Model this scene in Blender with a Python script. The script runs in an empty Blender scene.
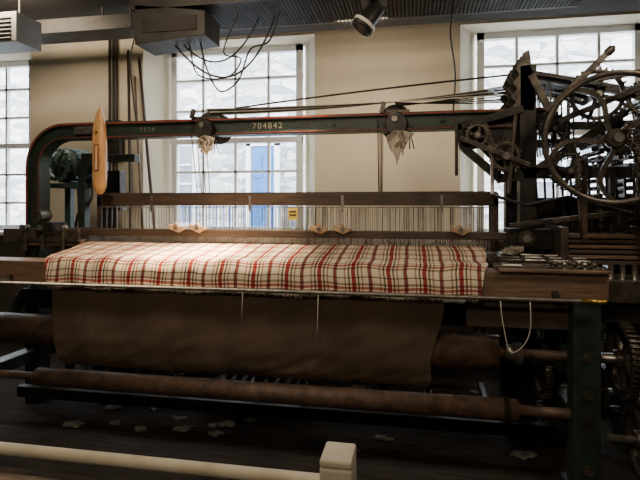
import bpy, math, random
from mathutils import Vector, Matrix, noise
random.seed(4)
V=Vector
COL=bpy.context.scene.collection

# ------------------------------------------------------------ materials
def mat(name,c1,c2=None,rough=0.6,metal=0.0,scale=8.0,bump=0.15,bscale=60.0,stretch=(1,1,1),spec=0.5):
    m=bpy.data.materials.new(name); m.use_nodes=True
    nt=m.node_tree; N=nt.nodes; L=nt.links
    b=N['Principled BSDF']
    c2=c2 or tuple(x*0.6 for x in c1)
    tc=N.new('ShaderNodeTexCoord'); mp=N.new('ShaderNodeMapping')
    mp.inputs['Scale'].default_value=stretch
    L.new(tc.outputs['Object'],mp.inputs['Vector'])
    n=N.new('ShaderNodeTexNoise'); n.inputs['Scale'].default_value=scale; n.inputs['Detail'].default_value=6
    L.new(mp.outputs[0],n.inputs['Vector'])
    r=N.new('ShaderNodeValToRGB')
    r.color_ramp.elements[0].position=0.33; r.color_ramp.elements[0].color=(*c2,1)
    r.color_ramp.elements[1].position=0.66; r.color_ramp.elements[1].color=(*c1,1)
    L.new(n.outputs['Fac'],r.inputs[0]); L.new(r.outputs[0],b.inputs['Base Color'])
    b.inputs['Roughness'].default_value=rough; b.inputs['Metallic'].default_value=metal
    b.inputs['Specular IOR Level'].default_value=spec
    if bump>0:
        n2=N.new('ShaderNodeTexNoise'); n2.inputs['Scale'].default_value=bscale; n2.inputs['Detail'].default_value=4
        L.new(mp.outputs[0],n2.inputs['Vector'])
        bp=N.new('ShaderNodeBump'); bp.inputs['Strength'].default_value=bump; bp.inputs['Distance'].default_value=0.01
        L.new(n2.outputs['Fac'],bp.inputs['Height']); L.new(bp.outputs[0],b.inputs['Normal'])
    return m
M_green=mat('cast_iron_green_paint',(0.022,0.046,0.036),(0.020,0.019,0.015),0.42,0.1,11,0.3)
M_motor=mat('motor_teal_paint',(0.05,0.10,0.09),(0.025,0.05,0.045),0.45,0.1,9,0.2)
M_iron=mat('oily_dark_iron',(0.040,0.036,0.032),(0.014,0.013,0.012),0.40,0.4,9,0.3)
M_iron2=mat('worn_brown_iron',(0.12,0.10,0.082),(0.042,0.036,0.030),0.36,0.5,14,0.3)
M_steel=mat('worn_steel',(0.42,0.40,0.37),(0.22,0.20,0.18),0.35,0.9,20,0.1)
M_brass=mat('brass',(0.55,0.38,0.10),(0.35,0.22,0.05),0.35,0.9,20,0.1)
M_rust=mat('rusty_roller',(0.135,0.080,0.052),(0.050,0.033,0.025),0.55,0.2,14,0.4,70)
M_wood=mat('dark_oiled_wood',(0.072,0.044,0.029),(0.030,0.020,0.015),0.5,0,6,0.3,40,(1,12,12))
M_wood2=mat('breast_beam_wood',(0.20,0.122,0.078),(0.09,0.058,0.039),0.45,0,5,0.3,40,(1,14,14))
M_shut=mat('varnished_shuttle_wood',(0.62,0.36,0.15),(0.42,0.22,0.08),0.3,0,6,0.1,30,(10,10,1))
M_tan=mat('tan_leather',(0.46,0.33,0.22),(0.30,0.20,0.12),0.6,0,18,0.3)
M_red=mat('red_pinstripe',(0.38,0.035,0.02),(0.18,0.02,0.015),0.5,0,14,0)
M_yel=mat('gilt_lettering',(0.50,0.47,0.31),(0.36,0.34,0.22),0.5,0,9,0)
M_faint=mat('faded_lettering',(0.22,0.21,0.14),(0.10,0.11,0.08),0.5,0,30,0)
M_label=mat('yellow_label',(0.72,0.55,0.08),(0.6,0.45,0.06),0.5,0,9,0)
M_wall=mat('cream_plaster',(0.76,0.69,0.54),(0.67,0.60,0.46),0.9,0,1.6,0.25,14)
M_lowwall=mat('dark_lower_wall',(0.07,0.055,0.042),(0.045,0.035,0.028),0.8,0,2,0.2)  # darker tone for the wall below the sills
M_ceil=mat('dark_ceiling_boards',(0.045,0.04,0.035),(0.028,0.025,0.022),0.9,0,3,0.2,20,(1,8,1))
M_white=mat('white_gloss_paint',(0.80,0.81,0.82),(0.74,0.75,0.76),0.4,0,5,0.05)
M_rail=mat('cream_enamel',(0.58,0.52,0.40),(0.44,0.39,0.29),0.45,0,7,0.1)
M_thread=mat('pale_thread',(0.66,0.61,0.52),(0.5,0.46,0.38),0.8,0,30,0)
M_tred=mat('red_warp',(0.32,0.035,0.03),(0.2,0.02,0.02),0.8,0,30,0)
M_tblk=mat('black_warp',(0.03,0.03,0.035),(0.02,0.02,0.02),0.8,0,30,0)
M_rag=mat('old_rag',(0.48,0.43,0.35),(0.24,0.21,0.17),0.9,0,12,0.4)
M_cable=mat('black_rubber',(0.015,0.015,0.015),(0.01,0.01,0.01),0.5,0,9,0)
M_gal=mat('dull_galvanised',(0.055,0.050,0.043),(0.03,0.027,0.024),0.55,0.4,8,0.1)
M_grey=mat('grey_enamel',(0.13,0.125,0.115),(0.09,0.085,0.08),0.5,0,5,0.1)
M_canvas=mat('oiled_canvas',(0.125,0.090,0.064),(0.068,0.050,0.036),0.9,0,2.2,0.6,160,spec=0.1)
M_blue=mat('blue_paint',(0.05,0.20,0.50),(0.04,0.15,0.40),0.5,0,5,0.1)
M_slate=mat('dark_building_glass',(0.24,0.27,0.32),(0.16,0.19,0.23),0.4,0,5,0.0)
M_card=mat('white_card',(0.8,0.78,0.72),(0.75,0.72,0.66),0.8,0,5,0)
M_lint=mat('grey_lint',(0.20,0.18,0.16),(0.10,0.09,0.085),0.95,0,20,0.4)
M_floor=mat('oiled_floorboards',(0.045,0.036,0.030),(0.017,0.014,0.012),0.8,0,4,0.3,30,(1,9,1),spec=0.12)
def stone_mat():
    m=bpy.data.materials.new('rubble_stone'); m.use_nodes=True
    nt=m.node_tree;N=nt.nodes;L=nt.links;b=N['Principled BSDF']
    tc=N.new('ShaderNodeTexCoord');mp=N.new('ShaderNodeMapping');mp.inputs['Scale'].default_value=(2.6,2.6,8)
    L.new(tc.outputs['Object'],mp.inputs[0])
    v=N.new('ShaderNodeTexVoronoi');v.inputs['Scale'].default_value=1;L.new(mp.outputs[0],v.inputs['Vector'])
    v2=N.new('ShaderNodeTexVoronoi');v2.feature='DISTANCE_TO_EDGE';L.new(mp.outputs[0],v2.inputs['Vector']);v2.inputs['Scale'].default_value=1
    r=N.new('ShaderNodeValToRGB');r.color_ramp.elements[0].color=(0.30,0.31,0.33,1);r.color_ramp.elements[1].color=(0.84,0.84,0.82,1)
    s=N.new('ShaderNodeSeparateColor');L.new(v.outputs['Color'],s.inputs[0]);L.new(s.outputs[0],r.inputs[0])
    r2=N.new('ShaderNodeValToRGB');r2.color_ramp.elements[0].color=(0,0,0,1);r2.color_ramp.elements[1].position=0.06
    L.new(v2.outputs['Distance'],r2.inputs[0])
    mx=N.new('ShaderNodeMix');mx.data_type='RGBA';L.new(r2.outputs[0],mx.inputs[0])
    mx.inputs[6].default_value=(0.24,0.25,0.27,1);L.new(r.outputs[0],mx.inputs[7]);L.new(mx.outputs[2],b.inputs['Base Color'])
    b.inputs['Roughness'].default_value=0.9
    return m
M_stone=stone_mat()
def glass_mat():
    m=bpy.data.materials.new('window_pane_glass'); m.use_nodes=True
    nt=m.node_tree;N=nt.nodes;L=nt.links;N.remove(N['Principled BSDF'])
    t=N.new('ShaderNodeBsdfTransparent');t.inputs[0].default_value=(0.95,0.97,0.98,1)
    g=N.new('ShaderNodeBsdfGlossy');g.inputs['Roughness'].default_value=0.05
    mx=N.new('ShaderNodeMixShader');mx.inputs[0].default_value=0.04
    L.new(t.outputs[0],mx.inputs[1]);L.new(g.outputs[0],mx.inputs[2]);L.new(mx.outputs[0],N['Material Output'].inputs[0]);return m
M_glass=glass_mat()
PER=.200
def plaid_mat():
    m=bpy.data.materials.new('plaid_wool'); m.use_nodes=True
    nt=m.node_tree;N=nt.nodes;L=nt.links;b=N['Principled BSDF']
    uv=N.new('ShaderNodeUVMap');sp=N.new('ShaderNodeSeparateXYZ');L.new(uv.outputs[0],sp.inputs[0])
    W=(1,1,1,1);red=(0.42,0.085,0.095,1);blk=(0.22,0.19,0.22,1);brn=(.50,.36,.33,1)
    def stripes(out,period,stops):
        d=N.new('ShaderNodeMath');d.operation='DIVIDE';L.new(out,d.inputs[0]);d.inputs[1].default_value=period
        f=N.new('ShaderNodeMath');f.operation='FRACT';L.new(d.outputs[0],f.inputs[0])
        r=N.new('ShaderNodeValToRGB');r.color_ramp.interpolation='CONSTANT'
        e=r.color_ramp.elements
        e[0].position=0;e[0].color=stops[0][1];e[1].position=stops[1][0];e[1].color=stops[1][1]
        for p,c in stops[2:]:
            x=e.new(p);x.color=c
        L.new(f.outputs[0],r.inputs[0]);return r.outputs[0]
    st=[(0,W),(0.08,brn),(0.12,W),(0.19,blk),(0.235,W),(0.29,red),(0.41,W),(0.46,blk),(0.505,W),(0.57,brn),(.61,W),(0.76,blk),(0.80,red),(0.84,blk),(.87,W)]
    a=stripes(sp.outputs[0],PER,st)
    st2=[(0,W),(0.14,brn),(0.19,blk),(0.24,W),(0.30,red),(0.42,W),(0.48,blk),(0.53,brn),(.58,W),(0.78,blk),(.83,W)]
    c=stripes(sp.outputs[1],0.135,st2)
    mx=N.new('ShaderNodeMix');mx.data_type='RGBA';mx.blend_type='MULTIPLY';mx.inputs[0].default_value=0.85
    L.new(a,mx.inputs[6]);L.new(c,mx.inputs[7])
    m2=N.new('ShaderNodeMix');m2.data_type='RGBA';m2.blend_type='MULTIPLY';m2.inputs[0].default_value=1
    L.new(mx.outputs[2],m2.inputs[6]);m2.inputs[7].default_value=(.66,.57,.43,1)
    n=N.new('ShaderNodeTexNoise');n.inputs['Scale'].default_value=300;L.new(uv.outputs[0],n.inputs['Vector'])
    bp=N.new('ShaderNodeBump');bp.inputs['Strength'].default_value=0.4;bp.inputs['Distance'].default_value=0.003
    L.new(n.outputs['Fac'],bp.inputs['Height']);L.new(bp.outputs[0],b.inputs['Normal'])
    L.new(m2.outputs[2],b.inputs['Base Color']);b.inputs['Roughness'].default_value=0.95
    b.inputs['Specular IOR Level'].default_value=.2
    return m
M_plaid=plaid_mat()

# ------------------------------------------------------------ mesh builder
class MB:
    def __init__(s,name): s.name=name;s.v=[];s.f=[];s.m=[];s.sm=[];s.mats=[]
    def mi(s,m):
        if m not in s.mats:s.mats.append(m)
        return s.mats.index(m)
    def add(s,vs,fs,m,smooth=False):
        o=len(s.v);i=s.mi(m);s.v+=[tuple(p) for p in vs]
        for f in fs: s.f.append([o+k for k in f]);s.m.append(i);s.sm.append(smooth)
    def box(s,x0,x1,y0,y1,z0,z1,m):
        vs=[(x,y,z) for x in(x0,x1) for y in(y0,y1) for z in(z0,z1)]
        s.add(vs,[(0,1,3,2),(4,6,7,5),(0,4,5,1),(2,3,7,6),(0,2,6,4),(1,5,7,3)],m)
    def beam(s,p,q,w,h,m,up=(0,0,1),w2=None,h2=None):
        p=V(p);q=V(q);d=(q-p).normalized();u=V(up)
        if abs(d.dot(u))>0.98:u=V((0,1,0))
        a=d.cross(u).normalized();b=a.cross(d)
        w2=w2 or w;h2=h2 or h;vs=[]
        for c,W,H in((p,w,h),(q,w2,h2)):
            vs+=[c+a*W/2+b*H/2,c-a*W/2+b*H/2,c-a*W/2-b*H/2,c+a*W/2-b*H/2]
        s.add(vs,[(3,2,1,0),(4,5,6,7),(0,1,5,4),(1,2,6,5),(2,3,7,6),(3,0,4,7)],m)
    def lathe(s,base,axis,prof,m,n=24,closed=False,smooth=True):
        base=V(base);ax=V(axis).normalized()
        u=V((0,0,1)) if abs(ax.z)<0.9 else V((1,0,0))
        a=ax.cross(u).normalized();b=ax.cross(a)
        vs=[]
        for t,r in prof:
            for k in range(n):
                an=2*math.pi*k/n;vs.append(base+ax*t+(a*math.cos(an)+b*math.sin(an))*r)
        fs=[];P=len(prof)
        for i in range(P if closed else P-1):
            j=(i+1)%P
            for k in range(n):
                k2=(k+1)%n;fs.append((i*n+k,i*n+k2,j*n+k2,j*n+k))
        s.add(vs,fs,m,smooth)
        if not closed:
            o=len(s.v)-len(vs);i=s.mi(m)
            for ring,rv in((0,True),(P-1,False)):
                if prof[ring][1]>1e-4:
                    f=[o+ring*n+k for k in range(n)]
                    s.f.append(f[::-1] if not rv else f);s.m.append(i);s.sm.append(False)
    def cyl(s,p,q,r,m,n=18,r2=None):
        p=V(p);q=V(q);s.lathe(p,q-p,[(0,r),((q-p).length,r if r2 is None else r2)],m,n)
    def tube(s,pts,r,m,n=7):
        pts=[V(p) for p in pts];vs=[];a=None
        for i,p in enumerate(pts):
            d=(pts[min(i+1,len(pts)-1)]-pts[max(i-1,0)]).normalized()
            if a is None:
                a=d.cross(V((0,0,1)) if abs(d.z)<0.9 else V((1,0,0))).normalized()
            else:
                a=(a-d*a.dot(d)).normalized()
            b=d.cross(a)
            for k in range(n):
                an=2*math.pi*k/n;vs.append(p+(a*math.cos(an)+b*math.sin(an))*r)
        fs=[]
        for i in range(len(pts)-1):
            for k in range(n):
                k2=(k+1)%n;fs.append((i*n+k,i*n+k2,(i+1)*n+k2,(i+1)*n+k))
        fs.append(tuple(range(n))[::-1]);fs.append(tuple((len(pts)-1)*n+k for k in range(n)))
        s.add(vs,fs,m,True)
    def ribbon(s,pts,n0,n1,y0,y1,m):
        vs=[];P=[V((p[0],0,p[1])) for p in pts]
        for i,p in enumerate(P):
            d=(P[min(i+1,len(P)-1)]-P[max(i-1,0)]).normalized();nn=V((-d.z,0,d.x))
            for nv,y in((n0,y0),(n1,y0),(n1,y1),(n0,y1)):
                q=p+nn*nv;vs.append((q.x,y,q.z))
        fs=[]
        for i in range(len(P)-1):
            for k in range(4):
                k2=(k+1)%4;fs.append((i*4+k,(i+1)*4+k,(i+1)*4+k2,i*4+k2))
        fs.append((0,1,2,3));e=(len(P)-1)*4;fs.append((e+3,e+2,e+1,e))
        s.add(vs,fs,m)
    def prism(s,poly,z0,z1,m,mapf=None):
        n=len(poly);mapf=mapf or (lambda a,b,c:(a,b,c))
        vs=[mapf(p[0],p[1],z0) for p in poly]+[mapf(p[0],p[1],z1) for p in poly]
        fs=[tuple(range(n))[::-1],tuple(range(n,2*n))]+[(k,(k+1)%n,n+(k+1)%n,n+k) for k in range(n)]
        s.add(vs,fs,m)
    def wheel(s,c,axis,R,rim,w,hub,nsp,m,teeth=0,th=0.015,curve=0.0,sp=0.022):
        c=V(c);ax=V(axis).normalized()
        s.lathe(c,ax,[(-w/2,R-rim),(-w/2,R-rim*.15),(-w*.3,R),(w*.3,R),(w/2,R-rim*.15),(w/2,R-rim)],m,48,closed=True)
        s.lathe(c,ax,[(-w*.9,hub*.8),(-w*.8,hub),(w*.8,hub),(w*.9,hub*.8)],m,20)
        u=V((0,0,1)) if abs(ax.z)<0.9 else V((1,0,0))
        a=ax.cross(u).normalized();b=ax.cross(a)
        for k in range(nsp):
            an=2*math.pi*k/nsp+0.3;prev=None
            for j in range(7):
                t=j/6;rr=hub*.7+(R-rim*.6-hub*.7)*t;aa=an+curve*math.sin(t*math.pi)
                q=c+(a*math.cos(aa)+b*math.sin(aa))*rr
                if prev is not None:s.beam(prev,q,sp,w*.6,m,up=ax)
                prev=q
        for k in range(teeth):
            an=2*math.pi*k/teeth;d=a*math.cos(an)+b*math.sin(an)
            wd=2*math.pi*R/teeth*.5
            s.beam(c+d*(R-.004),c+d*(R+th),wd,w,m,up=ax,w2=wd*.55)
    def torus(s,c,axis,R,r,m,n=20,k=6,stretch=None):
        c=V(c);ax=V(axis).normalized();u=V((0,0,1)) if abs(ax.z)<0.9 else V((1,0,0))
        a=ax.cross(u).normalized();b=ax.cross(a);pts=[]
        for i in range(n+1):
            an=2*math.pi*i/n;pts.append(c+a*math.cos(an)*R+b*math.sin(an)*R*(stretch or 1))
        s.tube(pts,r,m,k)
    def blob(s,c,sz,m,seed=0,amp=.35,freq=9):
        c=V(c);n1,n2=14,20;vs=[];fs=[]
        for i in range(n1+1):
            th=math.pi*i/n1
            for k in range(n2):
                ph=2*math.pi*k/n2;d=V((math.sin(th)*math.cos(ph),math.sin(th)*math.sin(ph),math.cos(th)))
                p=V((d.x*sz[0],d.y*sz[1],d.z*sz[2]));q=p*(1+amp*noise.noise(p*freq*3+V((seed,seed*2,0)))*2)
                vs.append(c+q)
        for i in range(n1):
            for k in range(n2):
                k2=(k+1)%n2;fs.append((i*n2+k,(i+1)*n2+k,(i+1)*n2+k2,i*n2+k2))
        s.add(vs,fs,m,True)
    def obj(s,parent=None,bevel=0):
        me=bpy.data.meshes.new(s.name);me.from_pydata(s.v,[],s.f)
        for m in s.mats:me.materials.append(m)
        me.polygons.foreach_set('material_index',s.m);me.polygons.foreach_set('use_smooth',s.sm);me.update()
        o=bpy.data.objects.new(s.name,me);COL.objects.link(o)
        if parent:o.parent=parent
        if bevel:
            b=o.modifiers.new('bevel','BEVEL');b.width=bevel;b.segments=2;b.limit_method='ANGLE';b.angle_limit=math.radians(50)
        return o
def empty(name):
    e=bpy.data.objects.new(name,None);COL.objects.link(e);return e
def catenary(p,q,sag,n=14,side=(0,0,0)):
    p=V(p);q=V(q);r=[]
    for i in range(n+1):
        t=i/n;k=4*t*(1-t);r.append(p.lerp(q,t)+V((0,0,-sag*k))+V(side)*k)
    return r
def smooth3(pts,n=6):
    P=[V(p) for p in pts];P=[P[0]*2-P[1]]+P+[P[-1]*2-P[-2]];out=[]
    for i in range(1,len(P)-2):
        p0,p1,p2,p3=P[i-1:i+3]
        for k in range(n):
            t=k/n;out.append(.5*((2*p1)+(p2-p0)*t+(2*p0-5*p1+4*p2-p3)*t*t+(3*p1-p0-3*p2+p3)*t**3))
    out.append(P[-2]);return out
XZ=lambda a,c,d:(a,d,c)

# ------------------------------------------------------------ room
XL,XR,YF,YB,H=-7.6,4.6,-3.0,5.2,3.5
b=MB('floor');b.box(XL-.4,XR+.4,YF-.4,YB+.4,-.1,0,M_floor);b.obj()
b=MB('ceiling');b.box(XL-.4,XR+.4,YF-.4,YB+.4,H,H+.1,M_ceil);b.obj()
b=MB('wall_left');b.box(XL-.4,XL,YF,YB,0,H,M_wall);b.obj()
b=MB('wall_right');b.box(XR,XR+.4,YF,YB,0,H,M_wall);b.obj()
b=MB('wall_front');b.box(XL-.4,XR+.4,YF-.4,YF,0,H,M_wall);b.obj()
OP=[(-6.45,-4.45),(-3.0,-1.02),(.47,2.45)]
SILL,TOP=1.22,3.36
b=MB('wall_back')
edges=[XL-.4]+[e for o in OP for e in o]+[XR+.4]
for i in range(0,len(edges),2):
    a,c=edges[i],edges[i+1];sa=0 if i==0 else .2;sc=0 if i==len(edges)-2 else .2
    b.prism([(a,5.2),(c,5.2),(c+sc,5.6),(a-sa,5.6)],SILL,TOP,M_wall)
b.box(XL-.4,XR+.4,5.2,5.6,0,SILL,M_lowwall)
b.box(XL-.4,XR+.4,5.2,5.6,TOP,H,M_wall)
b.obj()
for i,(a,c) in enumerate(OP):
    w=empty('window_%d'%(i+1))
    a2,c2=a+.2,c-.2
    f=MB('sash_frame')
    y0,y1=5.48,5.55
    f.box(a2,a2+.07,y0,y1,SILL,TOP,M_white);f.box(c2-.07,c2,y0,y1,SILL,TOP,M_white)
    f.box(a2,c2,y0,y1,TOP-.07,TOP,M_white);f.box(a2,c2,y0,y1,SILL,SILL+.08,M_white)
    mid=(SILL+TOP)/2;f.box(a2,c2,y0-.02,y1,mid-.03,mid+.03,M_white)
    for k in range(1,4):
        x=a2+(c2-a2)*k/4;f.box(x-.014,x+.014,y0+.01,y1-.01,SILL,TOP,M_white)
    for k in(1,2,4,5):
        z=SILL+(TOP-SILL)*k/6;f.box(a2,c2,y0+.01,y1-.01,z-.013,z+.013,M_white)
    f.obj(w)
    g=MB('glass_panes');g.add([(a2,5.52,SILL),(c2,5.52,SILL),(c2,5.52,TOP),(a2,5.52,TOP)],[(0,1,2,3)],M_glass);g.obj(w)
    s=MB('window_sill_board');s.box(a-.03,c+.03,5.14,5.5,SILL-.03,SILL+.012,M_white);s.obj(w,.005)

# exterior
b=MB('courtyard_ground');b.box(-22,16,5.7,20,-.3,-.15,M_stone);b.obj()
e=empty('stone_building')
b=MB('masonry');b.box(-22,16,10.0,10.6,-.15,4.8,M_stone);b.obj(e)
b=MB('building_windows')
for x in(-8.6,-5.6,-.2,2.2,4.2,6.0):
    b.box(x,x+1.1,9.93,10.0,1.1,2.9,M_white);b.box(x+.1,x+1.0,9.9,9.95,1.2,2.8,M_slate)
    b.box(x+.52,x+.58,9.87,9.92,1.2,2.8,M_white)
    for z in(1.6,2.0,2.4):b.box(x+.1,x+1.0,9.87,9.92,z-.02,z+.02,M_white)
b.obj(e)
d=empty('door_1')
b=MB('door_leaf');b.box(-3.22,-2.75,9.78,9.84,-.15,2.75,M_blue)
for z in(.2,1.2,2.1):b.box(-3.18,-3.02,9.76,9.8,z,z+.5,M_blue);b.box(-2.96,-2.8,9.76,9.8,z,z+.5,M_blue)
b.obj(d)
b=MB('door_frame');b.box(-3.35,-3.25,9.75,9.85,-.15,2.85,M_white);b.box(-2.75,-2.65,9.75,9.85,-.15,2.85,M_white);b.box(-3.35,-2.65,9.75,9.85,2.75,2.85,M_white);b.obj(d)
e=empty('blue_railing')
b=MB('bars')
for i in range(30):
    x=-5.2+i*.13;b.cyl((x,8.6,-.15),(x,8.6,1.7),.012,M_blue,8)
b.box(-5.25,-1.35,8.58,8.62,1.68,1.73,M_blue);b.obj(e)

# ------------------------------------------------------------ power loom
loom=empty('power_loom')
ARX=[(-2.93,.02),(-2.93,1.2),(-2.93,1.55),(-2.93,1.85)]
for k in range(1,13):
    a=math.pi*.5*k/12;ARX.append((-2.93+.27*(1-math.cos(a)),1.85+.27*math.sin(a)))
ARX+=[(-2.0,2.12),(-1.0,2.12),(0,2.12),(.85,2.12)]
b=MB('top_arch')
b.ribbon(ARX,-.055,.055,3.47,3.53,M_green)
b.ribbon(ARX,.040,.062,3.44,3.56,M_green)
b.ribbon(ARX,-.062,-.040,3.44,3.56,M_green)
b.ribbon(ARX[1:],.047,.055,3.437,3.441,M_red)
b.ribbon(ARX[1:],-.054,-.050,3.437,3.441,M_red)
AR2=[(-2.80,1.2),(-2.80,1.75)]
for k in range(1,11):
    a=math.pi*.5*k/10;AR2.append((-2.80+.18*(1-math.cos(a)),1.75+.2*math.sin(a)))
AR2+=[(-2.3,1.95)]
b.ribbon(AR2,-.03,.03,3.85,3.93,M_green)
b.box(-2.55,-2.33,3.42,3.46,2.09,2.15,M_steel)
for x in(-2.5,-2.38,-.55,.2):b.cyl((x,3.455,2.12),(x,3.475,2.12),.014,M_iron,8)
b.obj(loom,.004)
def text(name,s,x,z,size,m):
    c=bpy.data.curves.new(name,'FONT');c.body=s;c.size=size;c.extrude=.0015;c.space_character=1.25
    o=bpy.data.objects.new(name,c);COL.objects.link(o);o.location=(x,3.466,z);o.rotation_euler=(math.pi/2,0,0)
    c.materials.append(m);o.parent=loom
text('serial_number','704842',-1.14,2.100,.062,M_yel);text('date_lettering','1924',-2.03,2.10,.052,M_faint)
def endframe(name,x0,x1):
    b=MB(name);xm=(x0+x1)/2;w=x1-x0
    b.box(x0,x1,2.86,2.98,0,1.04,M_green);b.box(x0,x1,4.3,4.42,0,1.2,M_green)
    b.box(x0,x1,3.44,3.56,0,1.3,M_green)
    b.beam((xm,2.9,1.0),(xm,4.4,1.16),w*.8,.09,M_green);b.box(x0+.01,x1-.01,2.9,4.4,.34,.43,M_green)
    b.box(x0-.02,x1+.02,2.8,3.04,0,.04,M_green);b.box(x0-.02,x1+.02,4.24,4.48,0,.04,M_green)
    b.beam((xm,2.95,.42),(xm,3.5,1.02),w*.6,.06,M_green);b.beam((xm,3.5,.42),(xm,4.35,1.1),w*.6,.06,M_green)
    for z in(.15,.55,.75):b.cyl((xm,2.84,z),(xm,2.87,z),.02,M_iron2,8)
    b.obj(loom,.008)
endframe('left_end_frame',-3.0,-2.87);endframe('right_end_frame',.84,.98);endframe('outer_gear_frame',1.28,1.36)
b=MB('breast_beam')
b.box(-3.05,1.02,2.87,3.06,1.04,1.185,M_wood2)
b.box(-3.05,1.02,3.08,3.2,1.02,1.15,M_wood)
for k in range(5):b.box(.46,1.02,2.84+.075*k,2.885+.075*k,1.185,1.205+.006*(k%2),M_iron2 if k%2 else M_wood2)
b.obj(loom,.006)
b=MB('front_steel_rail');b.cyl((-3.05,2.8,1.05),(.86,2.8,1.05),.011,M_steel);b.cyl((.86,2.8,1.05),(.98,2.8,1.05),.014,M_brass)
for x in(-2.6,.75):b.beam((x,2.8,1.05),(x,2.9,1.09),.03,.02,M_iron)
b.obj(loom)
b=MB('breast_beam_knobs')
for k in range(5):
    for y in(2.9,2.99):
        b.lathe((.76+.05*k,y,1.20),(0,0,1),[(0,.008),(.02,.008),(.025,.013),(.035,.012),(.042,.001)],M_steel if k%2 else M_iron2,12)
b.obj(loom)
b=MB('temple_rack')
for y,z in((3.10,1.225),(3.16,1.235),(3.24,1.242)):b.cyl((.44,y,z),(1.0,y,z),.009,M_steel,10)
for k in range(4):b.box(.5+.13*k,.512+.13*k,3.07,3.27,1.19,1.25,M_iron2)
b.obj(loom)
b=MB('yarn_tangle')
for k in range(14):
    pts=[];cx,cy=.60,3.20
    for j in range(14):
        q=V((k*3.1,j*.35,0));pts.append((cx+.11*noise.noise(q),cy+.06*noise.noise(q+V((9,0,0))),1.27+.05*noise.noise(q+V((0,9,0)))))
    b.tube(pts,.0022,M_rag,5)
b.obj(loom)
# rollers
b=MB('cloth_roller')
b.lathe((-3.0,3.02,.70),(1,0,0),[(0,.03),(.08,.03),(.08,.1),(3.43,.105),(3.43,.09),(3.48,.09),(3.48,.03),(3.95,.03)],M_rust,32)
b.cyl((.48,3.02,.70),(1.3,3.02,.70),.028,M_steel)
b.lathe((.52,3.02,.70),(1,0,0),[(0,.05),(.05,.05),(.05,.065),(.09,.065)],M_steel,24)
b.obj(loom)
b=MB('lower_tension_roller')
b.lathe((-2.95,2.93,.41),(1,0,0),[(0,.025),(.5,.025),(.5,.058),(3.52,.06),(3.52,.03),(3.82,.028)],M_rust,28)
b.lathe((.50,2.93,.41),(1,0,0),[(0,.07),(.025,.07),(.025,.045),(.06,.045)],M_iron,24)
b.obj(loom)
b=MB('cross_girders')
b.box(-2.9,.86,3.30,3.36,.78,.92,M_iron)
b.cyl((-2.9,3.45,.25),(1.3,3.45,.25),.03,M_iron);b.cyl((-2.9,3.9,.55),(1.3,3.9,.55),.032,M_iron)
b.box(-2.9,.86,4.30,4.36,.25,.36,M_green);b.box(-2.9,.86,3.25,3.31,.12,.2,M_iron)
b.box(.30,.86,2.95,3.0,.86,1.02,M_wood)
for x in(-2.2,-1.2,-.3,.5):
    b.beam((x,3.3,.16),(x,3.9,.2),.04,.05,M_iron);b.wheel((x,3.9,.55),(1,0,0),.17,.03,.04,.05,4,M_iron,teeth=26)
    b.beam((x+.1,3.5,.2),(x+.1,3.5,1.2),.05,.07,M_iron)
for x in(-1.7,-.75,.1):b.wheel((x,3.45,.25),(1,0,0),.13,.02,.03,.05,4,M_iron2,teeth=20)
b.obj(loom,.004)
b=MB('treadles')
for k in range(8):
    x=-1.5+.09*k;b.beam((x,3.4,.10+.01*(k%3)),(x,4.2,.16),.035,.05,M_iron)
    b.beam((x,3.65,.13),(x,3.65,1.04),.006,.006,M_iron2)
b.obj(loom)
b=MB('warp_beam')
b.lathe((-2.75,4.62,.72),(1,0,0),[(0,.04),(.1,.04),(.1,.32),(.13,.32),(.13,.20),(3.3,.20),(3.3,.32),(3.33,.32),(3.33,.04),(3.6,.04)],M_thread,36)
b.obj(loom)
b=MB('back_rest');b.cyl((-2.9,4.42,1.23),(.9,4.42,1.23),.05,M_wood);b.obj(loom)
# sley
b=MB('sley_hand_rail')
b.box(-2.72,.74,3.40,3.48,1.322,1.372,M_wood)
b.box(-2.72,.74,3.40,3.56,1.16,1.235,M_wood)
b.box(-2.95,-2.45,3.36,3.60,1.24,1.29,M_wood2);b.box(-3.1,-2.45,3.34,3.37,1.27,1.37,M_iron2);b.box(-3.1,-2.45,3.58,3.61,1.27,1.37,M_iron2)
for x in(-2.9,-2.75,-2.58):b.beam((x,3.33,1.2),(x,3.33,1.4),.03,.02,M_iron2);b.cyl((x,3.30,1.38),(x,3.36,1.38),.02,M_steel,10)
b.box(-2.8,-2.66,3.32,3.5,1.32,1.42,M_iron)
b.cyl((-2.78,3.30,1.47),(-2.78,3.42,1.47),.04,M_iron2,16)
b.box(.60,.86,3.34,3.5,1.27,1.40,M_iron);b.cyl((.70,3.30,1.34),(.70,3.36,1.34),.045,M_iron2,20);b.cyl((.70,3.28,1.34),(.70,3.31,1.34),.02,M_steel,12)
b.obj(loom,.006)
b=MB('reed')
x=-2.44
while x<.5:
    b.box(x,x+.003,3.44,3.455,1.235,1.325,M_steel);x+=.0105
b.obj(loom)
b=MB('sley_clamps')
for x in(-1.68,-1.52,-.63,-.47,.31):
    b.prism([(x-.062,1.378),(x+.01,1.350),(x+.058,1.375),(x+.06,1.395),(x+.015,1.395),(x-.005,1.428),(x-.028,1.402),(x-.066,1.412)],3.365,3.405,M_tan,XZ)
    b.cyl((x,3.35,1.385),(x,3.41,1.385),.011,M_steel,10)
b.obj(loom,.004)
b=MB('heddle_shafts')
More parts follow.
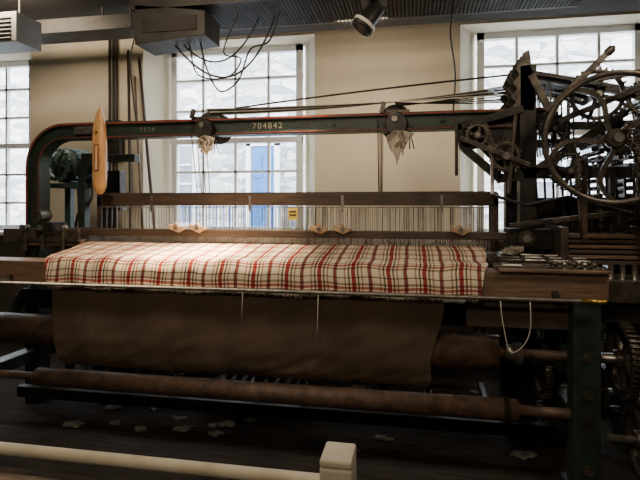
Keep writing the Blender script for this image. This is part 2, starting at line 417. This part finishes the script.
for k in range(4):
    y=3.60+k*.07;t=.0+.012*(k%2)
    b.box(-2.47,.58,y-.012,y+.012,1.545+t,1.635+t,M_wood)
    b.box(-2.45,.56,y-.008,y+.008,1.03-t,1.08-t,M_wood)
    b.box(-2.47,-2.435,y-.012,y+.012,1.03,1.62,M_wood);b.box(.545,.58,y-.012,y+.012,1.03,1.62,M_wood)
    b.cyl((-2.44,y,1.535),(.55,y,1.535),.004,M_steel,6)
for x in(-2.0,-1.2,-.5,.2):b.box(x-.01,x+.01,3.585,3.59,1.5,1.62,M_steel)
b.obj(loom,.002)
b=MB('heddle_wires')
for k in range(4):
    y=3.60+k*.07;x=-2.25 if k else -2.30
    while x<.50:
        dens=.013 if x>-1.0 else .026
        if random.random()<.93:
            j=random.uniform(-.002,.002);wd=.0036 if x>-1 else .0026;b.box(x+j,x+j+wd,y-.001,y+.001,1.06,1.535,M_thread if random.random()<.75 else M_iron2)
        x+=dens*random.uniform(.8,1.3)
b.obj(loom)
b=MB('warp_sheet')
x=-2.38;i=0
while x<.44:
    ph=((x+10)/PER)%1
    m=M_thread
    if .29<ph<.41 or .79<ph<.85:m=M_tred
    elif .19<ph<.235 or .46<ph<.505:m=M_tblk
    sh=.05 if i%2 else -.04
    P=[(x,3.45,1.27),(x,3.70,1.275+sh),(x,4.42,1.285)]
    for a,c in zip(P,P[1:]):
        b.add([(a[0],a[1],a[2]),(a[0]+.004,a[1],a[2]),(c[0]+.004,c[1],c[2]),(c[0],c[1],c[2])],[(0,1,2,3)],m)
    b.add([(x,4.47,1.25),(x+.004,4.47,1.25),(x+.004,4.80,.80),(x,4.80,.80)],[(0,1,2,3)],m)
    x+=.0085;i+=1
b.obj(loom)
# pulleys on the arch, cords
b=MB('harness_pulleys')
for x in(-1.50,-.12):
    b.box(x-.10,x+.10,3.45,3.57,2.18,2.20,M_iron2)
    b.beam((x-.09,3.42,2.18),(x-.07,3.42,2.25),.02,.03,M_iron2);b.beam((x+.05,3.6,2.18),(x+.05,3.6,2.25),.02,.03,M_iron)
    for dy in(.07,.115,.16,.205):
        b.lathe((x,3.50+dy,2.145),(0,1,0),[(0,.115),(.008,.118),(.014,.105),(.024,.105),(.03,.118),(.038,.115)],M_iron,28)
    b.lathe((x+.01,3.405,2.10),(0,1,0),[(0,.070),(.01,.078),(.02,.066),(.026,.078),(.034,.07)],M_iron,24)
    b.cyl((x,3.39,2.13),(x,3.76,2.15),.02,M_steel,12)
    b.box(x-.03,x+.03,3.41,3.43,1.98,2.1,M_iron)
    b.beam((x-.08,3.42,2.12),(x+.1,3.42,2.0),.02,.03,M_iron)
b.obj(loom)
b=MB('harness_cords')
for x,dx in((-1.60,0),(-.235,0)):
    for k in range(4):
        b.tube([(x+.008*k,3.5+.07*(k-1),2.14),(x+.004*k,3.58+.07*(k-.5),1.64)],.004,M_thread if k%2 else M_iron,5)
for x in(-1.42,-.02):
    for k in range(2):b.tube([(x,3.44,2.05),(x+.03*k,3.45,1.93)],.004,M_iron,5)
for k in range(7):
    y=3.46+.03*k
    b.tube(catenary((-1.5,y,2.255-.002*k),(.62,y+.02,2.28+.016*k),.012+.004*k),.0042,M_iron if k%3 else M_thread,5)
for k in range(5):
    y=3.47+.035*k
    b.tube(catenary((-.12,y,2.255),(.62,y,2.23+.028*k),.01),.0042,M_iron,5)
b.tube(catenary((-1.25,3.44,2.25),(.62,3.44,2.40),-.01),.007,M_iron,6)
b.obj(loom)

# ------------------------------------------------------------ dobby + driving gear (right)
dob=empty('dobby_mechanism')
b=MB('dobby_frame')
b.box(.68,.78,3.40,3.50,0.0,2.45,M_iron);b.box(.68,.78,3.90,4.0,0.0,2.40,M_iron)
b.box(.66,1.5,3.40,3.46,1.72,1.79,M_iron);b.box(1.40,1.48,3.42,3.50,0,2.25,M_iron)
b.box(.66,1.5,3.90,3.96,1.97,2.03,M_iron);b.box(1.40,1.48,3.9,4.0,0,2.2,M_iron)
b.beam((.70,3.45,2.40),(1.45,3.45,2.24),.06,.05,M_iron);b.beam((.74,3.42,1.75),(1.44,3.42,2.22),.04,.05,M_iron2)
b.beam((.74,3.38,2.38),(1.05,3.38,1.75),.03,.045,M_iron2)
b.box(.72,1.45,3.42,3.48,2.03,2.08,M_iron);b.box(.72,1.45,3.9,3.98,2.1,2.15,M_iron)
b.prism([(.30,2.06),(.34,2.12),(.70,2.20),(.70,1.82),(.60,1.76),(.50,1.86),(.44,1.93),(.36,1.92)],3.46,3.50,M_iron,XZ)
b.beam((.28,3.42,2.06),(.70,3.42,2.17),.06,.05,M_iron);b.beam((.29,3.42,2.08),(.33,3.42,1.92),.06,.05,M_iron)
b.beam((.33,3.42,1.93),(.56,3.42,1.72),.06,.05,M_iron);b.beam((.54,3.42,1.72),(.70,3.42,1.74),.06,.06,M_iron)
b.beam((.45,3.42,2.12),(.55,3.42,1.75),.04,.04,M_iron2)
b.wheel((.41,3.36,2.00),(0,1,0),.075,.02,.03,.025,4,M_iron2,teeth=18,th=.01);b.cyl((.41,3.33,2.0),(.41,3.44,2.0),.012,M_steel,12)
b.wheel((.58,3.35,1.86),(0,1,0),.095,.025,.03,.03,5,M_iron2,teeth=22,th=.01);b.cyl((.58,3.30,1.86),(.58,3.42,1.86),.02,M_steel,14)
b.beam((.30,3.32,1.98),(.72,3.32,1.80),.02,.03,M_iron2);b.beam((.28,3.36,2.08),(.28,3.36,1.74),.02,.025,M_iron)
b.beam((.64,3.34,2.12),(.60,3.34,1.62),.02,.025,M_iron2);b.cyl((.50,3.34,1.62),(.50,3.34,1.86),.012,M_steel,8)
b.obj(dob,.005)
b=MB('jack_levers')
for k in range(14):
    y=3.40+k*.038;o=.014*math.sin(k*1.7)
    pl=[(.62,2.16),(.655,2.22),(.62,2.25),(.665,2.30),(.635,2.34),(.68,2.39),(.655,2.43),(.70,2.53),(.73,2.545),(.745,2.44),(.77,2.36),(.765,2.16)]
    b.prism([(p[0]+o,p[1]+o) for p in pl],y,y+.010,M_iron2 if k%3==0 else M_iron,XZ)
    b.beam((.76,y,2.40+o),(1.20,y,2.30-o*2),.009,.026,M_iron2 if k%2 else M_iron)
    if k%2==0:b.beam((1.0+o,y,2.32),(1.0+o,y,1.85),.008,.012,M_iron2)
    if k%2:b.beam((.88-o,y,2.34),(.9,y,1.9),.008,.012,M_iron2)
b.obj(dob)
b=MB('lag_cylinder')
for k in range(10):
    an=2*math.pi*k/10;cx,cz=1.30+.10*math.cos(an),1.96+.10*math.sin(an)
    b.cyl((cx,3.55,cz),(cx,3.90,cz),.018,M_wood,8)
    for j in range(7):
        if (k*7+j*3)%4:b.cyl((cx,3.58+.045*j,cz),(cx+.035*math.cos(an),3.58+.045*j,cz+.035*math.sin(an)),.008,M_iron2,6)
for k in range(11):
    cz=1.86-.05*k
    for cx in(1.21,1.39):
        b.cyl((cx,3.55,cz),(cx,3.90,cz),.016,M_wood,8)
        for j in range(7):
            if (k*5+j)%3:b.cyl((cx,3.58+.045*j,cz),(cx+(.035 if cx>1.3 else -.035),3.58+.045*j,cz),.008,M_iron2,6)
b.lathe((1.30,3.52,1.96),(0,1,0),[(0,.05),(0,.09),(.02,.09),(.02,.025),(.42,.025)],M_iron2,24)
b.obj(dob)
b=MB('driving_handwheel')
b.wheel((1.11,3.04,1.92),(.18,1,.1),.375,.030,.040,.055,5,M_iron2,curve=.35,sp=.026)
b.cyl((1.11,2.98,1.92),(1.16,3.45,1.96),.025,M_steel)
b.obj(dob)
b=MB('drive_chain')
for k in range(20):
    t=k/19;x=1.15+.16*t;z=1.98-.40*t-.05*math.sin(math.pi*t)
    b.torus((x,2.98+.05*t,z),(1,0,.3) if k%2 else (0,1,0),.014,.006,M_iron2,12,5,1.5)
b.obj(dob)
b=MB('small_wheels')
b.wheel((1.07,3.20,2.20),(.1,1,0),.15,.022,.03,.035,4,M_iron2,teeth=30)
b.cyl((1.07,3.16,2.20),(1.07,3.45,2.20),.018,M_steel,12)
b.wheel((1.32,3.18,2.16),(0,1,0),.10,.022,.03,.03,4,M_iron2,teeth=24)
b.cyl((1.32,3.15,2.16),(1.32,3.45,2.16),.018,M_steel,12)
b.wheel((.86,3.30,2.02),(0,1,0),.09,.022,.03,.03,5,M_iron,teeth=22);b.cyl((.86,3.27,2.02),(.86,3.45,2.02),.016,M_steel,12)
b.wheel((.95,3.30,1.76),(0,1,0),.11,.022,.03,.03,4,M_iron,teeth=28);b.cyl((.95,3.27,1.76),(.95,3.45,1.76),.016,M_steel,12)
b.obj(dob)
b=MB('weight_lever')
b.beam((.78,3.16,2.10),(1.11,3.16,2.43),.026,.045,M_iron2,w2=.022,h2=.034)
b.lathe((1.10,3.16,2.42),(.7,0,.7),[(0,.012),(.02,.025),(.05,.025),(.07,.008)],M_iron2,14)
b.beam((.84,3.14,2.04),(1.42,3.14,2.28),.022,.034,M_iron)
b.beam((.80,3.2,2.0),(.80,3.4,2.1),.03,.03,M_iron);b.beam((.95,3.12,2.26),(1.5,3.12,2.34),.022,.03,M_iron2)
b.beam((1.38,3.14,2.1),(1.26,3.14,1.62),.024,.034,M_iron)
b.obj(dob,.003)
b=MB('coil_springs')
for x,z0,z1 in((1.25,1.72,1.98),(.94,1.6,1.82)):
    pts=[(x+.016*math.cos(t*.7),3.12+.016*math.sin(t*.7),z0+(z1-z0)*t/160) for t in range(161)]
    b.tube(pts,.0045,M_iron2,5);b.tube([(x,3.12,z0),(x+.03,3.15,z0-.25)],.005,M_iron2,5);b.tube([(x,3.12,z1),(x,3.2,z1+.15)],.005,M_iron2,5)
b.obj(dob)
b=MB('picking_gear')
for k in range(6):
    b.box(.88,1.75,3.20+.01*k,3.50,1.20+.03*k,1.221+.03*k,M_wood2 if k%2 else M_wood)
b.box(.86,.90,3.15,3.52,1.12,1.42,M_iron2);b.box(1.30,1.33,3.15,3.52,1.12,1.42,M_iron2)
b.beam((1.02,3.28,.5),(1.02,3.28,1.7),.035,.05,M_wood);b.beam((1.2,3.34,1.35),(1.2,3.34,1.75),.03,.04,M_iron)
b.box(1.04,1.7,2.95,3.45,1.02,1.14,M_iron2);b.box(1.04,1.7,3.0,3.06,.9,1.0,M_iron)
for x in(1.08,1.14,1.20,1.26):b.cyl((x,3.02,1.14),(x,3.02,1.22),.014,M_steel,10)
b.beam((.60,3.3,1.42),(1.2,3.3,1.50),.02,.03,M_iron2);b.tube([(.5,3.45,1.62),(.72,3.4,1.55),(.95,3.35,1.6),(1.3,3.3,1.5)],.012,M_iron)
for i in range(12):
    b.beam((.84+.055*i,3.55+.03*(i%3),1.15),(.82+.055*i,3.6,1.74),.014,.018,M_iron)
b.box(.80,1.5,3.62,3.66,1.15,1.60,M_iron)
b.obj(dob,.003)
b=MB('train_gears')
b.wheel((1.14,3.02,.70),(1,0,0),.20,.035,.05,.05,5,M_iron2,teeth=44)
b.wheel((1.18,2.85,.33),(1,0,0),.20,.035,.05,.05,5,M_iron2,teeth=44)
b.wheel((1.10,3.30,.42),(1,0,0),.15,.03,.04,.04,4,M_iron2,teeth=34)
b.cyl((1.0,2.85,.33),(1.34,2.85,.33),.02,M_steel,12);b.cyl((.9,3.3,.42),(1.34,3.3,.42),.02,M_steel,12)
b.wheel((.78,3.25,.55),(1,0,0),.16,.03,.04,.04,4,M_iron2,teeth=34)
b.obj(loom)
b=MB('hanging_strings')
pts=[]
for k in range(25):
    t=k/24;an=math.pi*t
    pts.append((.53-.072*math.cos(an)+.012*math.sin(t*9),2.785,1.04-.27*math.sin(an)**.7))
b.tube(pts,.0025,M_thread,6)
b.tube([(-.98,2.8,1.04),(-.985,2.795,.88)],.0018,M_thread,5);b.tube([(-.53,2.8,1.04),(-.535,2.795,.76)],.0018,M_thread,5)
b.obj(loom)

# ------------------------------------------------------------ cloth, apron
def grid(name,X0,X1,prof,nx,fn,m,parent=None,xedge=None):
    pts=[V((p[0],p[1],0)) for p in prof];arc=[0]
    for a,c in zip(pts,pts[1:]):arc.append(arc[-1]+(c-a).length)
    vs=[];uvs=[];fs=[];P=len(prof)
    for i in range(nx+1):
        for j in range(P):
            x0,x1=X0,X1
            if xedge:x0,x1=xedge(j/(P-1))
            x=x0+(x1-x0)*i/nx
            dx,dy,dz=fn(x,j/(P-1));vs.append((x+dx,prof[j][0]+dy,prof[j][1]+dz));uvs.append((x+10,arc[j]))
    for i in range(nx):
        for j in range(P-1):fs.append((i*P+j,i*P+j+1,(i+1)*P+j+1,(i+1)*P+j))
    me=bpy.data.meshes.new(name);me.from_pydata(vs,[],fs);me.materials.append(m)
    uv=me.uv_layers.new(name='UVMap')
    for l in me.loops:uv.data[l.index].uv=uvs[l.vertex_index]
    for p in me.polygons:p.use_smooth=True
    o=bpy.data.objects.new(name,me);COL.objects.link(o)
    if parent:o.parent=parent
    return o
def smoothprof(ctrl,n):
    return [(q.x,q.y) for q in smooth3([(c[0],c[1],0) for c in ctrl],n)]
cl=empty('plaid_cloth')
pr=smoothprof([(2.828,1.030),(2.832,1.08),(2.84,1.15),(2.87,1.198),(2.93,1.220),(3.02,1.228),(3.12,1.240),(3.28,1.262),(3.44,1.276)],8)
def cfn(x,t):
    w=.006*math.sin(x*23+4*t)+.012*noise.noise(V((x*4,t*4,1)))
    edge=(1-min(t*4,1))
    fold=abs(noise.noise(V((x*9,t*1.5,3))))
    return (.012*noise.noise(V((x*2,t*5,7))), -.035*fold*edge, w*min(1,t*3)*(1-t)*1.3+edge*(.018*noise.noise(V((x*5,2,2)))))
o=grid('cloth_surface',-2.34,.37,pr,360,cfn,M_plaid,cl,xedge=lambda t:(-2.31-.10*t+.01*math.sin(9*t),.36+.10*t))
b=MB('cloth_fringe')
x=-2.29
while x<.36:
    z=1.035+.018*noise.noise(V((x*5,2,2)));y=2.828-.035*abs(noise.noise(V((x*9,0,3))));b.add([(x,y,z+.01),(x+.005,y,z+.01),(x+.006+random.uniform(-.006,.006),y-.003,z-.02*random.random()-.006)],[(0,1,2)],M_thread);x+=.007
b.obj(cl)
ca=empty('canvas_apron')
pr=smoothprof([(2.862,1.03),(2.868,.95),(2.875,.86),(2.868,.76),(2.865,.68),(2.88,.60),(2.90,.54),(2.93,.505)],6)
o=grid('canvas_sheet',-2.3,.15,pr,260,lambda x,t:(0,.014*noise.noise(V((x*3,t*2.5,4)))+.009*noise.noise(V((x*14,t*2,8)))*t+.006*noise.noise(V((x*9+t*5,t*7,2))),.012*noise.noise(V((x*1.5,0,9)))*t),M_canvas,ca,
  xedge=lambda t:(-2.30+.03*t,.17-.10*t+.015*math.sin(t*9)))
b=MB('paper_card');b.box(.50,.60,2.925,2.99,1.2125,1.2145,M_card);b.obj()
e=empty('warning_label');b=MB('label_plate');b.box(-.90,-.83,3.572,3.58,1.44,1.53,M_label);b.box(-.89,-.84,3.569,3.572,1.47,1.482,M_tblk);b.box(-.89,-.84,3.569,3.572,1.495,1.507,M_tblk);b.obj(e)
def rag(x,z,s,seed):
    vs=[];fs=[];nu,nv=30,22
    for i in range(nu+1):
        for j in range(nv+1):
            u=i/nu-.5;v=j/nv
            wd=(.03+.06*math.sin(min(1,v*1.2)*math.pi)*(.9+.6*noise.noise(V((seed,v*3,0)))))*s
            px=x+u*2*wd+.03*noise.noise(V((u*3,v*4,seed)))
            py=3.375+.015*s*math.sin(u*13+4*v+seed)+.022*noise.noise(V((u*6,v*6,seed+3)))
            pz=z+.06*s-v*.14*s*(1+.9*noise.noise(V((u*4,v,seed+7))))
            vs.append((px,py,pz))
    for i in range(nu):
        for j in range(nv):
            a=i*(nv+1)+j;fs.append((a,a+1,a+nv+2,a+nv+1))
    b=MB('cotton_rag');b.add(vs,fs,M_rag,True);o=b.obj();m=o.modifiers.new('thick','SOLIDIFY');m.thickness=.004
rag(-1.46,2.00,.75,2.0);rag(-.08,1.98,1.1,5.5)
# shuttle
sh=empty('weaving_shuttle')
b=MB('shuttle_body')
prof=[(0,.006),(.03,.018),(.08,.032),(.16,.045),(.26,.05),(.52,.05),(.60,.045),(.64,.030),(.655,.012)]
n=16;vs=[];fs=[]
for t,r in prof:
    for k in range(n):
        an=2*math.pi*k/n;c,s_=math.cos(an),math.sin(an)
        sq=lambda u:math.copysign(abs(u)**.6,u)
        vs.append((-2.30+sq(c)*r,3.375+sq(s_)*r*.75,2.285-t))
for i in range(len(prof)-1):
    for k in range(n):fs.append((i*n+k,(i+1)*n+k,(i+1)*n+(k+1)%n,i*n+(k+1)%n))
fs.append(tuple(range(n)));fs.append(tuple((len(prof)-1)*n+k for k in range(n))[::-1])
b.add(vs,fs,M_shut,True);b.obj(sh)
b=MB('shuttle_eye_and_bobbin');b.box(-2.320,-2.280,3.334,3.34,1.80,2.00,M_wood2);b.cyl((-2.30,3.332,1.81),(-2.30,3.332,1.99),.010,M_shut,12)
b.cyl((-2.30,3.375,2.28),(-2.30,3.375,2.315),.006,M_steel,10,r2=.001);b.cyl((-2.30,3.32,2.09),(-2.30,3.345,2.09),.010,M_brass,10)
b.obj(sh)
# electric motor left
mo=empty('electric_motor')
b=MB('motor_body')
b.lathe((-3.02,3.88,1.90),(0,1,0),[(0,.05),(.02,.12),(.05,.15),(.28,.15),(.31,.12),(.33,.05)],M_motor,28)
for k in range(16):
    an=2*math.pi*k/16;b.beam((-3.02+.15*math.cos(an),3.93,1.90+.15*math.sin(an)),(-3.02+.15*math.cos(an),4.16,1.90+.15*math.sin(an)),.012,.02,M_motor)
b.cyl((-3.02,3.80,1.90),(-3.02,3.9,1.90),.02,M_steel,12);b.wheel((-3.02,3.82,1.90),(0,1,0),.13,.02,.03,.03,5,M_motor,teeth=26)
b.box(-3.16,-2.76,3.86,4.2,1.70,1.74,M_motor);b.beam((-2.83,3.9,1.72),(-2.83,4.0,0),.06,.06,M_motor)
b.beam((-3.1,4.1,1.72),(-3.1,4.1,0),.06,.06,M_motor)
b.box(-2.84,-2.70,3.9,4.1,1.82,2.0,M_iron);b.box(-2.72,-2.5,3.95,4.05,1.5,1.85,M_iron);b.beam((-2.6,4.0,1.5),(-2.6,4.0,0),.05,.05,M_iron)
b.tube(smooth3([(-2.78,3.95,1.82),(-2.74,3.9,1.6),(-2.86,3.88,1.45),(-2.9,3.9,1.1)]),.012,M_cable)
b.obj(mo,.004)
# ------------------------------------------------------------ stuff by the wall
e=empty('leaning_poles');b=MB('poles')
b.tube([(-3.02,5.15,3.2),(-2.60,4.95,0.02)],.018,M_wood,8);b.tube([(-3.08,5.16,3.0),(-2.8,4.97,.02)],.014,M_wood2,8);b.tube([(-3.16,5.16,3.3),(-3.0,4.98,.02)],.016,M_wood,8);b.obj(e)
e=empty('electrical_conduit');b=MB('pipes')
for x in(-3.40,-3.35,-3.31):b.tube([(x,5.17,3.49),(x,5.17,1.0)],.013,M_gal,8)
b.box(-3.46,-3.22,5.08,5.195,2.05,2.50,M_gal);b.box(-3.42,-3.28,5.07,5.09,2.25,2.42,M_iron);b.obj(e,.004)
# ceiling services
e=empty('cable_tray');b=MB('tray')
b.box(-2.1,1.2,3.45,3.47,3.02,3.12,M_gal);b.box(-2.1,1.2,3.98,4.0,3.02,3.12,M_gal)
b.box(-2.1,1.2,3.47,3.98,3.055,3.06,M_gal)
for k in range(111):b.box(-2.08+.029*k,-2.068+.029*k,3.47,3.98,3.02,3.027,M_gal)
for k in range(17):b.box(-2.1,1.2,3.48+.03*k,3.488+.03*k,3.018,3.027,M_gal)
for k,y in enumerate((3.52,3.62,3.78,3.9)):b.tube([(-2.1,y,3.08),(-.5,y+.02,3.085),(1.2,y,3.08)],.018,M_cable,8)
for x in(-1.9,-.4,1.0):
    for y in(3.46,3.99):b.cyl((x,y,3.1),(x,y,3.5),.008,M_gal,8)
b.obj(e)
e=empty('ventilation_duct');b=MB('duct_run')
b.box(-2.5,2.4,4.15,4.55,3.16,3.5,M_ceil);b.box(-5.2,-2.6,4.3,4.6,3.22,3.36,M_gal)
for x in(-5,-4,-3,-2.7):b.cyl((x,4.45,3.3),(x,4.45,3.5),.012,M_gal,8)
b.obj(e,.005)
e=empty('ceiling_junction_box');b=MB('box_body')
b.prism([(-2.06,2.76),(-1.50,2.80),(-1.50,2.98),(-2.06,3.06)],3.45,3.75,M_gal,XZ);b.box(-2.0,-1.56,3.44,3.46,2.84,2.95,M_ceil)
for x in(-1.95,-1.6):b.cyl((x,3.6,2.9),(x,3.6,3.5),.008,M_gal,8)
b.obj(e,.004)
e=empty('heater_unit');b=MB('heater_casing');b.box(-4.1,-3.35,3.75,4.05,2.96,3.22,M_grey)
for k in range(6):b.box(-4.05,-3.4,3.735,3.75,2.98+.035*k,2.995+.035*k,M_iron)
for x in(-4.0,-3.45):b.cyl((x,3.9,3.2),(x,3.9,3.5),.01,M_gal,8)
b.obj(e,.006)
e=empty('hanging_cables');b=MB('cables')
b.tube(catenary((-1.82,3.6,2.80),(-1.05,3.75,3.01),.36,20,(0.05,0,0)),.008,M_cable)
b.tube(catenary((-1.75,3.6,2.80),(-1.18,3.75,3.01),.22,20,(.0,.05,0)),.007,M_cable)
b.tube(smooth3([(-1.6,3.6,2.80),(-1.55,3.6,2.6),(-1.45,3.62,2.42),(-1.3,3.62,2.5),(-1.2,3.6,2.72),(-1.06,3.62,2.78),(-.98,3.64,3.0)]),.007,M_cable)
b.tube(smooth3([(-1.7,3.62,2.8),(-1.62,3.6,2.55),(-1.38,3.6,2.52),(-1.28,3.62,2.66),(-1.42,3.62,2.72),(-1.3,3.62,3.01)]),.006,M_cable)
b.tube(smooth3([(-2.2,3.8,3.1),(-2.28,3.8,2.9),(-2.32,3.82,2.7),(-2.26,3.82,2.2)]),.006,M_cable)
b.tube(smooth3([(.30,3.8,3.02),(.27,3.75,2.8),(.30,3.7,2.5),(.28,3.62,2.2)]),.006,M_cable)
b.obj(e)
e=empty('ceiling_spotlight');b=MB('lamp_housing')
p=V((-.25,3.25,2.80));tgt=V((-1.42,3.10,1.24));dr=(tgt-p).normalized()
b.cyl((p.x,3.25,3.5),(p.x,3.25,2.9),.014,M_cable);b.box(p.x-.08,p.x+.08,3.17,3.33,2.86,2.93,M_cable)
b.lathe(p-dr*.06,dr,[(0,.03),(.01,.055),(.12,.06),(.15,.075),(.20,.075),(.20,.068),(.13,.05),(.12,.002)],M_cable,24);b.obj(e)
b=MB('lamp_collar');b.lathe(p+dr*.085,dr,[(0,.079),(.02,.079),(.02,.06),(0,.06)],M_card,24,closed=True);b.obj(e)
e=empty('barrier_rail');b=MB('rail_and_post')
b.cyl((-2.6,1.55,.68),(-.25,1.55,.68),.021,M_rail);b.cyl((-2.6,1.60,.38),(-.25,1.6,.38),.018,M_rail)
b.box(-.262,-.168,1.40,1.52,0,.80,M_rail);b.prism([(-.262,1.40),(-.168,1.40),(-.168,1.52),(-.262,1.52)],.80,.825,M_rail)
b.box(-2.55,-2.48,1.5,1.62,0,.72,M_rail);b.box(-.262,-.2,1.5,1.6,.62,.74,M_rail);b.obj(e,.008)
b=MB('lint_on_floor')
for k in range(40):
    x=random.uniform(-2.7,.7);y=random.uniform(3.1,4.3);s=random.uniform(.02,.05)
    b.blob((x,y,.008),(s*1.5,s,.012),M_lint,k,.5,9)
b.obj()

# ------------------------------------------------------------ lights
def light(name,kind,loc,tgt,power,color,size=.3,**k):
    l=bpy.data.lights.new(name,kind);l.energy=power;l.color=color
    if kind=='AREA':l.size=size
    if kind=='SPOT':l.shadow_soft_size=size;l.spot_size=k.get('cone',.8);l.spot_blend=k.get('blend',.8)
    o=bpy.data.objects.new(name,l);COL.objects.link(o);o.location=loc
    o.rotation_euler=(V(tgt)-V(loc)).to_track_quat('-Z','Y').to_euler();return o
WARM=(1,.76,.48);W2=(1,.82,.60)
light('spot_on_cloth','SPOT',p+dr*.16,tgt,750,WARM,.04,cone=.95,blend=1.0)
light('spot_on_cloth_beam','SPOT',p+dr*.16,tgt,3000,WARM,.04,cone=.40,blend=1.0)
light('ceiling_lamp_front','AREA',(-1.6,1.8,3.42),(-1.6,3.6,.8),42,W2,.6)
light('fill_light_aisle','AREA',(-.8,-1.2,3.42),(-.8,2.9,.7),70,W2,.6)  # added fill behind the camera, brightens the apron and loom front
light('ceiling_lamp_mid','AREA',(-.4,3.9,2.98),(-.4,5.2,1.7),17,W2,.4)
light('ceiling_lamp_left','AREA',(-3.6,3.7,3.42),(-3.7,5.2,2),52,W2,.5)
light('fill_light_right','AREA',(1.7,1.8,3.42),(1.2,3.4,1.2),38,W2,.6)  # added fill with no fixture, lifts the dobby and train gears

w=bpy.data.worlds.new('overcast_sky');bpy.context.scene.world=w;w.use_nodes=True
nt=w.node_tree;bg=nt.nodes['Background'];bg.inputs[0].default_value=(.88,.94,1,1);bg.inputs[1].default_value=13.0

cam=bpy.data.cameras.new('camera');cam.lens=28.125;cam.sensor_width=36;cam.shift_y=-35/640
co=bpy.data.objects.new('camera',cam);COL.objects.link(co);co.location=(0,0,1.55);co.rotation_euler=(math.pi/2,0,math.radians(10.5))
bpy.context.scene.camera=co
